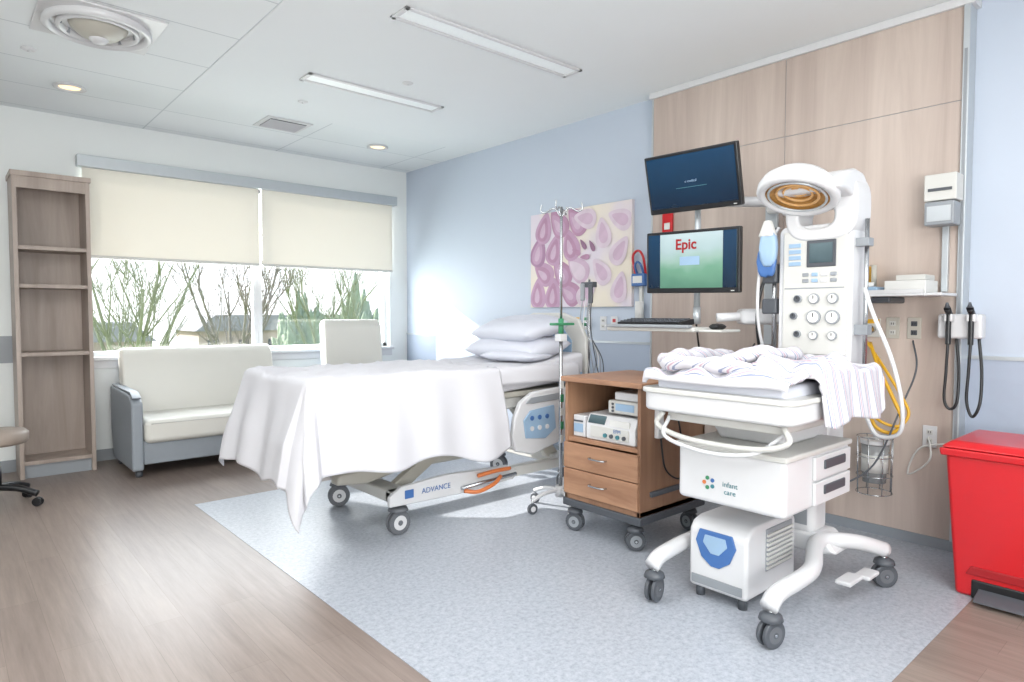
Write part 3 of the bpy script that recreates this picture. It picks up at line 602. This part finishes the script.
# ------------------------------------------------------------ oxygen concentrator
root('oxygen_concentrator',(2.82,1.56,0))
prism('case',[(2.58,.05),(2.58,.315),(2.61,.35),(2.66,.365),(3.0,.365),(3.03,.34),(3.03,.05)],'XZ',1.40,1.69,'white',bev=.018)
prism('front_shield',[(1.45,.27),(1.47,.325),(1.63,.325),(1.65,.27),(1.62,.20),(1.57,.165),(1.53,.165),(1.48,.20)],'YZ',2.572,2.582,'blue',bev=.003)
prism('front_badge',[(1.49,.27),(1.50,.305),(1.60,.305),(1.61,.27),(1.57,.225),(1.53,.225)],'YZ',2.568,2.574,'lblue',bev=.002)
box('side_grille_panel',(2.74,1.393,.15),(2.98,1.401,.34),'grey',bev=.003)
for k in range(8): box(f'grille_bar_{k}',(2.74,1.387,.16+k*.021),(2.98,1.395,.171+k*.021),'offw')
for k,(x,y) in enumerate(((2.62,1.44),(2.62,1.65),(2.98,1.44),(2.98,1.65))): cyl(f'foot_{k}',(x,y,.0),(x,y,.06),.02,'dgrey',seg=16)
box('lower_plinth',(2.573,1.42,.07),(2.579,1.67,.11),'grey',bev=.002)
# ------------------------------------------------------------ red bin
root('red_waste_bin',(3.68,.6,0))
def taper(n,a0,a1,z0,z1,mat,bev):
    (x0,y0,x1,y1),(X0,Y0,X1,Y1)=a0,a1; c=Vector(((x0+x1)/2,(y0+y1)/2,z0)); bm=bmesh.new()
    A=[bm.verts.new(Vector(p)-c) for p in ((x0,y0,z0),(x1,y0,z0),(x1,y1,z0),(x0,y1,z0))]; B=[bm.verts.new(Vector(p)-c) for p in ((X0,Y0,z1),(X1,Y0,z1),(X1,Y1,z1),(X0,Y1,z1))]
    bm.faces.new(A[::-1]);bm.faces.new(B)
    for i in range(4): bm.faces.new((A[i],A[(i+1)%4],B[(i+1)%4],B[i]))
    return fin(bm,n,mat,c,bev=bev,seg=4)
taper('body',(3.52,.46,3.90,.875),(3.47,.41,3.94,.915),.0,.66,'red',.02)
taper('rim',(3.455,.395,3.955,.93),(3.45,.39,3.96,.935),.65,.685,'red',.008)
taper('lid',(3.45,.39,3.96,.935),(3.49,.43,3.92,.895),.687,.72,'red',.015)
box('lid_hinge',(3.93,.48,.66),(3.97,.84,.71),'dred',bev=.006)
box('pedal_recess',(3.508,.55,.0),(3.54,.81,.09),'black',bev=.01); prism('pedal_plate',[(3.41,.02),(3.43,.035),(3.54,.06),(3.54,.045)],'XZ',.58,.78,'dgrey',bev=.004)
prism('body_recess',[(.52,.11),(.83,.11),(.81,.15),(.54,.15)],'YZ',3.501,3.52,'dred',bev=.004)
# ------------------------------------------------------------ wall art
root('floral_canvas',(XR-.02,3.9,1.8))
cv,nt,b=newmat('canvas_print'); b.inputs['Roughness'].default_value=.7
tc=nt.nodes.new('ShaderNodeTexCoord'); n=nt.nodes.new('ShaderNodeTexNoise'); n.inputs['Scale'].default_value=2.2; r=nt.nodes.new('ShaderNodeValToRGB'); r.color_ramp.elements[0].position=.4; r.color_ramp.elements[0].color=S(222,213,198); r.color_ramp.elements[1].color=S(212,203,213); r.color_ramp.elements[1].position=.6
nt.links.new(tc.outputs['Object'],n.inputs['Vector']); nt.links.new(n.outputs['Fac'],r.inputs[0]); nt.links.new(r.outputs[0],b.inputs['Base Color'])
box('canvas',(XR-.035,3.30,1.36),(XR-.001,4.49,2.22),cv,bev=.003)
pet=[pm(f'petal_{i}',c,.7,var=.16,scale=10) for i,c in enumerate([(160,124,152),(182,148,174),(172,132,158),(194,168,188),(206,190,202),(140,104,130)])]
def petal(i,y,z,a,b,rot,mat):
    bm=bmesh.new(); vs=[]
    for k in range(36):
        t=2*math.pi*k/36; u=a*math.cos(t); v=b*math.sin(t)*(1-.45*math.cos(t))
        yy=u*math.cos(rot)-v*math.sin(rot); zz=u*math.sin(rot)+v*math.cos(rot)
        yy=min(max(y+yy,3.302),4.488)-y; zz=min(max(z+zz,1.362),2.218)-z
        vs.append(bm.verts.new((0,yy,zz)))
    bm.faces.new(vs); fin(bm,f'petal_print_{i}',mat,(XR-.0355-.00012*i,y,z))
rp=random.Random(5); i=0
for row in range(4):
    for col in range(3):
        y=4.38-col*.20-(row%2)*.08+rp.uniform(-.02,.02); z=1.48+row*.205+rp.uniform(-.02,.02)
        q=rp.uniform(.5,1.9); mi=rp.choice([0,1,2,2,3,1])
        petal(i,y,z,.145,.095,q,pet[mi]); petal(i+1,y+.01,z-.01,.11,.062,q,pet[min(4,mi+1) if mi!=2 else 1]); petal(i+2,y+.015,z-.02,.07,.03,q,pet[3 if mi<3 else 4]); i+=3
for y,z,q in ((3.42,2.08,.4),(3.6,1.98,1.4),(3.42,1.82,2.2),(3.62,1.66,.9),(3.42,1.52,1.8),(3.8,2.12,.2),(3.78,1.48,2.4)): petal(i,y,z,.13,.08,q,pet[4]); petal(i+1,y,z,.09,.045,q,pet[3]); i+=2
for y,z in ((3.9,1.84),(3.82,1.9),(3.80,1.79),(3.72,1.88)): petal(i,y,z,.055,.022,rp.uniform(0,1.5),pet[5 if i%2 else 2]); i+=1
# ------------------------------------------------------------ computer workstation
root('wall_mounted_workstation',(3.4,2.2,0))
def monitor(n,x,y,z,w,h,tilt,yaw,roll,scr):
    e=D.objects.new(n,None); SC.collection.objects.link(e); e.parent=ROOT[0]; e.location=Vector((x,y,z))-ROOT[1]
    e.rotation_euler=Euler((math.radians(roll),math.radians(tilt),math.radians(yaw)))
    sv=(ROOT[0],ROOT[1]); ROOT[0]=e; ROOT[1]=Vector((0,0,0))
    box(n+'_bezel',(-.02,-w/2,-h/2),(.015,w/2,h/2),'black',bev=.008); box(n+'_back',(.015,-w*.35,-h*.35),(.045,w*.35,h*.35),'black',bev=.015)
    box(n+'_screen',(-.0225,-w/2+.018,-h/2+.03),(-.0205,w/2-.018,h/2-.018),scr)
    box(n+'_led',(-.0225,-w/2+.03,-h/2+.01),(-.0205,-w/2+.05,-h/2+.015),'label')
    if scr=='scr_land':
        text(n+'_title','Epic',.085,(-.0235,.03,h*.27),FX,'dred',bold=.002)
        box(n+'_taskbar_a',(-.0232,w/2-.10,-h/2+.03),(-.0225,w/2-.018,h/2-.018),'scr_dark')
        box(n+'_taskbar_b',(-.0232,-w/2+.018,-h/2+.03),(-.0225,-w/2+.10,h/2-.018),'scr_dark')
        box(n+'_login',(-.0238,-.06,-.02),(-.0232,.07,.03),'lblue')
    else:
        text(n+'_logo','o medical',.02,(-.0235,0,0),FX,'lblue'); box(n+'_dock',(-.0232,-.1,-.035),(-.0226,.1,-.032),'teal')
    ROOT[0],ROOT[1]=sv
monitor('upper_monitor',3.3,2.165,2.075,.60,.345,-14,2,.5,'scr_dark')
monitor('lower_monitor',3.3,2.16,1.605,.61,.365,-2,2,1,'scr_land')
box('wall_track',(PX-.03,2.05,1.1),(PX-.002,2.13,2.2),'alu',bev=.005)
tube('upper_arm',[(PX-.03,2.09,1.98),(3.9,1.93,1.95),(3.7,1.78,1.94),(3.5,1.98,1.95),(3.38,2.17,1.96)],.03,'white')
cyl('upper_pivot_a',(3.7,1.78,1.87),(3.7,1.78,2.01),.038,'white'); cyl('monitor_column',(3.4,2.19,1.3),(3.4,2.19,2.1),.018,'alu')
box('upper_mount',(3.33,2.13,2.04),(3.4,2.25,2.12),'grey',bev=.01); box('lower_mount',(3.33,2.12,1.56),(3.4,2.25,1.66),'grey',bev=.01)
tube('lower_arm',[(PX-.03,2.09,1.3),(3.9,1.8,1.29),(3.62,1.72,1.29),(3.5,1.85,1.29),(3.34,2.02,1.28)],.026,'white')
box('arm_cover',(3.44,1.76,1.24),(3.62,1.98,1.33),'white',bev=.025,rot=(0,0,40)); cyl('lower_pivot',(3.62,1.72,1.2),(3.62,1.72,1.36),.036,'alu')
cyl('column_to_tray',(3.4,2.19,1.24),(3.4,2.19,1.34),.022,'alu')
box('keyboard_tray',(3.08,2.0,1.20),(3.36,2.62,1.225),'offw',bev=.008); box('palm_rest',(3.05,2.02,1.22),(3.10,2.6,1.24),'grey',bev=.008)
box('keyboard',(3.11,2.12,1.228),(3.27,2.56,1.262),'black',bev=.005,rot=(0,-8,0))
for r_ in range(4):
    for c_ in range(14): box(f'key_{r_}_{c_}',(3.12+r_*.033,2.135+c_*.0295,1.254+r_*.0045),(3.146+r_*.033,2.16+c_*.0295,1.262+r_*.0045),'dgrey')
box('mouse_platform',(3.12,1.86,1.2),(3.32,2.0,1.215),'offw',bev=.006); pillow('mouse',(3.2,1.93,1.23),.1,.06,.035,'black')
tube('workstation_cable',[(3.4,2.2,1.5),(3.48,2.24,1.2),(3.6,2.25,1.0),(3.9,2.2,.95),(PX-.01,2.2,1.1)],.006,'black')
# ------------------------------------------------------------ right wall equipment
root('supply_shelf',(3.98,1.33,1.4))
box('tray',(3.82,1.125,1.395),(PX-.002,1.52,1.41),'white',bev=.004); box('tray_lip',(3.82,1.125,1.41),(3.828,1.52,1.43),'white',bev=.002); box('tray_extension',(3.82,1.04,1.395),(PX-.035,1.124,1.41),'white',bev=.003); box('bracket_arm',(3.88,1.3,1.36),(PX-.002,1.4,1.395),'dgrey',bev=.01)
box('glove_box',(3.88,1.13,1.411),(4.08,1.33,1.48),'label',bev=.004); box('wipes_box',(3.9,1.14,1.481),(4.06,1.28,1.51),'offw',bev=.004); box('tissue_pack',(3.86,1.36,1.411),(4.05,1.48,1.45),'lblue',bev=.006)
cyl('tape_roll',(3.9,1.42,1.451),(3.9,1.42,1.475),.03,'label')
root('equipment_rail',(PX-.02,1.1,1.6))
box('vertical_rail',(PX-.03,1.09,1.42),(PX-.002,1.12,1.9),'alu',bev=.003)
root('sharps_container',(4.03,1.1,1.9))
box('bracket_body',(3.98,1.03,1.90),(PX-.003,1.18,2.04),'offw',bev=.006); box('container',(3.97,1.035,1.77),(PX-.031,1.175,1.895),'grey',bev=.01); box('front_label',(3.966,1.05,1.79),(3.97,1.16,1.87),'alu'); box('slot',(3.974,1.05,1.95),(3.98,1.16,1.965),'dgrey')
root('diagnostic_wall_set',(4.04,1.02,1.2))
box('transformer',(4.01,.91,1.17),(PX-.022,1.11,1.30),'white',bev=.015); box('cradle_a',(3.97,.93,1.26),(4.04,.97,1.30),'white',bev=.006); box('cradle_b',(3.97,1.03,1.26),(4.04,1.07,1.30),'white',bev=.006)
for k,y in enumerate((.95,1.05)):
    cyl(f'handle_{k}',(3.98,y,1.14),(3.98,y,1.30),.013,'black',bev=.003); cyl(f'head_{k}',(3.99,y,1.30),(3.95,y,1.33),.016,'black'); lathe(f'specula_{k}',[(0,0),(.014,0),(.005,.03)],(3.95,y,1.33),'dgrey',16)
    tube(f'coil_cord_{k}',[(3.98,y,1.15),(3.98,y+.005,1.0),(3.98,y+.01,.85),(3.985,y-.015,.77+.03*k),(3.99,y-.045,.84),(4.01,y-.045,1.0),(4.03,y-.025,1.17)],.0075,'black',k=12)
root('suction_canister',(4.0,1.4,.5))
cyl('canister',(4.0,1.4,.34),(4.0,1.4,.56),.06,pm('clear_canister',(200,204,206),.15,trans=.5),r2=.07,seg=32); cyl('lid',(4.0,1.4,.56),(4.0,1.4,.585),.078,'white',bev=.004)
cyl('canister_label',(4.0,1.4,.40),(4.0,1.4,.50),.0685,'label',seg=32)
for k in range(8):
    a=k*math.pi/4; cyl(f'basket_wire_{k}',(4.0+.09*math.cos(a),1.4+.09*math.sin(a),.28),(4.0+.095*math.cos(a),1.4+.095*math.sin(a),.60),.003,'steel',seg=8)
for k,z in enumerate((.28,.38,.49,.60)):
    tube(f'basket_ring_{k}',[(4.0+.093*math.cos(t*math.pi/12),1.4+.093*math.sin(t*math.pi/12),z) for t in range(25)],.003,'steel',smooth=False,seg=8)
box('wall_bracket',(4.08,1.36,.5),(PX-.002,1.44,.6),'alu',bev=.004)
def outlet(n,y,z,col='white',x=PX,face=None,w=.035):
    root(n,(x,y,z)); box('plate',(x-.008,y-w,z-.06),(x-.001,y+w,z+.06),col,bev=.003)
    for s in (-.025,.025):
        box(f'socket_{s}',(x-.011,y-.016,z+s-.014),(x-.007,y+.016,z+s+.014),face or 'offw',bev=.003); box(f'slot_a_{s}',(x-.0125,y-.007,z+s-.006),(x-.0105,y-.004,z+s+.006),'black'); box(f'slot_b_{s}',(x-.0125,y+.004,z+s-.006),(x-.0105,y+.007,z+s+.006),'black')
outlet('wall_outlet',1.36,1.22,'beige'); outlet('wall_outlet',1.25,1.22,'beige',face='dgrey'); outlet('wall_outlet',3.62,1.22,x=XR); outlet('wall_outlet',3.5,1.22,x=XR,face='red'); outlet('wall_outlet',1.16,.62)
tube('plug_cord',[(4.1,1.16,.62),(4.05,1.14,.5),(4.07,1.25,.4),(4.08,1.2,.55),(4.09,1.05,.6)],.005,'offw')
def gas(n,y,z,col,x=PX):
    root(n,(x,y,z)); box('plate',(x-.01,y-.045,z-.055),(x-.001,y+.045,z+.055),'offw',bev=.004); box('label',(x-.012,y-.04,z+.025),(x-.0095,y+.04,z+.05),col); cyl('port',(x-.01,y,z-.01),(x-.03,y,z-.01),.022,'steel'); cyl('valve',(x-.03,y,z-.01),(x-.06,y,z-.01),.014,col)
gas('gas_outlet',1.47,1.22,'yellow'); gas('gas_outlet',1.60,1.22,'green'); gas('gas_outlet',3.8,1.22,'green',XR); gas('gas_outlet',3.93,1.22,'yellow',XR)
root('oxygen_flowmeter',(4.05,1.5,1.5)); box('body',(4.03,1.48,1.44),(PX-.002,1.54,1.58),'yellow',bev=.008); cyl('gauge_tube',(4.04,1.44,1.46),(4.04,1.44,1.58),.014,'beige')
root('suction_regulator',(XR-.04,3.20,1.62))
tube('red_loop',[(XR-.03,3.26,1.6),(XR-.06,3.27,1.75),(XR-.06,3.22,1.80),(XR-.06,3.17,1.75),(XR-.03,3.16,1.6)],.010,'red')
tube('inner_loop',[(XR-.03,3.24,1.6),(XR-.07,3.24,1.68),(XR-.07,3.215,1.71),(XR-.07,3.18,1.68),(XR-.03,3.18,1.6)],.009,'blue')
box('regulator_body',(XR-.07,3.15,1.52),(XR-.002,3.28,1.62),'blue',bev=.01); box('regulator_label',(XR-.073,3.17,1.545),(XR-.069,3.26,1.6),'label'); box('holder_strip',(XR-.03,3.20,1.2),(XR-.002,3.23,1.52),'offw',bev=.004)
cyl('white_canister',(XR-.06,3.2,1.25),(XR-.06,3.2,1.4),.035,'label')
root('code_call_sign',(PX-.01,2.9,1.97)); box('plate',(PX-.02,2.86,1.88),(PX-.001,2.95,2.06),'red',bev=.004); box('button',(PX-.024,2.88,1.93),(PX-.018,2.93,1.98),'label',bev=.003)
noroot()
# ------------------------------------------------------------ exterior
M['bark']=pm('bark',(128,122,112),.9,var=.2,scale=5); M['bark2']=pm('mossy_bark',(126,132,102),.9,var=.2,scale=5)
M['grass']=pm('lawn',(150,170,116),.95,var=.15,scale=.3); M['roof']=pm('roof_shingle',(150,148,152),.9,var=.1,scale=3); M['brick']=pm('brick_facade',(184,166,156),.9,var=.1,scale=3); M['leaf']=pm('evergreen_foliage',(132,146,120),.9,var=.3,scale=3)
wallmesh('ground',[((-60,YB+1,-5.1),(90,140,-5))],M['grass'])
def tree(x,y,z0,h,seed,mat):
    rd=random.Random(seed); bm=bmesh.new()
    def br(p,d,l,r,lv):
        n=4; pts=[p];q=p.copy();dd=d.copy()
        for i in range(n):
            dd=(dd+Vector((rd.uniform(-.13,.13),rd.uniform(-.13,.13),rd.uniform(0,.12)))).normalized(); q=q+dd*l/n; pts.append(q.copy())
        addsweep(bm,pts,[max(.010,r*(1-.65*i/n)) for i in range(n+1)],5)
        if lv==0: return
        for k in range(4):
            i=rd.randint(1,n); a=rd.uniform(0,2*math.pi); sp=rd.uniform(.35,.8)
            nd=(dd+Vector((math.cos(a)*sp,math.sin(a)*sp,rd.uniform(.0,.3)))).normalized()
            br(pts[i],nd,l*rd.uniform(.4,.62),r*.4,lv-1)
    br(Vector((0,0,0)),Vector((0,0,1)),h*.4,.22,0)
    for k in range(7):
        a=k*.9+rd.uniform(-.3,.3); s=rd.uniform(.25,.85); br(Vector((0,0,h*.36)),Vector((math.cos(a)*s,math.sin(a)*s,1)).normalized(),h*.45,.085,3)
    noroot(); fin(bm,'bare_tree',mat,(x,y,z0),smooth=True)
for i,(x,y,h) in enumerate([(4.4,23,9.6),(8.4,25,9.2),(12.6,26.5,9.2)]): tree(x,y,-5,h,20+i,'bark2' if i%2==0 else 'bark')
def shrub(x,y,z0,r,h,seed):
    bm=bmesh.new(); bmesh.ops.create_icosphere(bm,subdivisions=5,radius=1)
    for v in bm.verts:
        n=1+.35*noise.noise(v.co*2.2+Vector((seed,0,0)))+.22*noise.noise(v.co*6+Vector((seed,0,0)))+.14*noise.noise(v.co*15+Vector((seed,0,0))); t=(v.co.z+1)/2
        v.co=Vector((v.co.x*r*n*(1.1-.5*t),v.co.y*r*n*(1.1-.5*t),t*h*n))
    fin(bm,'evergreen_tree','leaf',(x,y,z0),smooth=True)
for i,(x,y,r,h) in enumerate([(19.5,37,2.4,6.6),(25.0,41,2.8,7.0),(21,48,2.8,6.4),(31,49,3,7.4)]): shrub(x,y,-5,r,h,i*3)
for i,(x,y,w,hh) in enumerate([(9,66,9,4.0),(25,72,12,4.6),(42,70,12,4.6)]):
    root('neighbouring_house',(x,y,-5)); box('walls',(x-w/2,y-4,-5),(x+w/2,y+4,-5+hh),'brick'); prism('gable_roof',[(x-w/2-.4,-5+hh),(x+w/2+.4,-5+hh),(x+w/2-1.5,-5+hh+1.6),(x-w/2+1.5,-5+hh+1.6)],'XZ',y-4.4,y+4.4,'roof')
    for k in range(4): box(f'pane_{k}',(x-w/2+.8+k*w/4,y-4.05,-5+hh-2.2),(x-w/2+1.8+k*w/4,y-4,-5+hh-.9),'dgrey')
noroot()
# ------------------------------------------------------------ lights
w=D.worlds.new('World'); SC.world=w; w.use_nodes=True; nt=w.node_tree; bg=nt.nodes['Background']
tc=nt.nodes.new('ShaderNodeTexCoord'); sp=nt.nodes.new('ShaderNodeSeparateXYZ'); r=nt.nodes.new('ShaderNodeValToRGB')
nt.links.new(tc.outputs['Generated'],sp.inputs[0]); nt.links.new(sp.outputs[2],r.inputs[0]); r.color_ramp.elements[0].color=(.95,.97,1,1); r.color_ramp.elements[1].color=(.6,.78,1,1); r.color_ramp.elements[1].position=.7
nt.links.new(r.outputs[0],bg.inputs[0]); bg.inputs[1].default_value=1.7
def light(n,ty,loc,energy,col=(1,1,1),size=1,sy=None,direction=None):
    l=D.lights.new(n,ty); l.energy=energy; l.color=col
    if ty=='AREA':
        l.size=size
        if sy: l.shape='RECTANGLE'; l.size_y=sy
    o=D.objects.new(n,l); SC.collection.objects.link(o); o.location=loc
    if direction: o.rotation_euler=Vector(direction).to_track_quat('-Z','Y').to_euler()
    return l
s=light('sun','SUN',(0,20,15),10,(1,.965,.91),direction=(.40,-1,-.455)); s.angle=math.radians(.8)
light('window_daylight','AREA',(2.47,YB+.45,1.75),140,(.93,.975,1),3.0,1.6,direction=(0,-1,-.1))
light('added_fill_rear','AREA',(1.0,-.8,H-.06),80,(1,.985,.97),3.2,2.2,direction=(0,0,-1))  # added fill light at ceiling height behind the camera, no fixture there
light('added_fill_mid','AREA',(1.6,2.2,H-.06),30,(1,.985,.98),2.2,2.0,direction=(0,0,-1))  # extra overhead fill for the room, belongs to no ceiling fixture
light('added_fill_side','AREA',(-1.4,2.5,H-.06),45,(1,.99,.98),1.2,3.5,direction=(0,0,-1))  # unseen overhead fill added on the left, not a real lamp
light('added_bounce_fill','AREA',(-.2,-1.6,1.3),150,(1,.99,.98),2.6,1.6,direction=(.42,.8,.85))  # unseen fill added behind the camera, bounced off the ceiling to brighten it
# ------------------------------------------------------------ camera
cam=D.cameras.new('camera'); co=D.objects.new('camera',cam); SC.collection.objects.link(co); SC.camera=co
co.location=(0,0,1.3); co.rotation_euler=(math.radians(90-2.38),0,math.radians(-41.35)); cam.lens=650/1024*36; cam.sensor_width=36; cam.clip_end=500
SC.view_settings.view_transform='Standard'
SC.view_settings.look='None'
SC.view_settings.exposure=.28
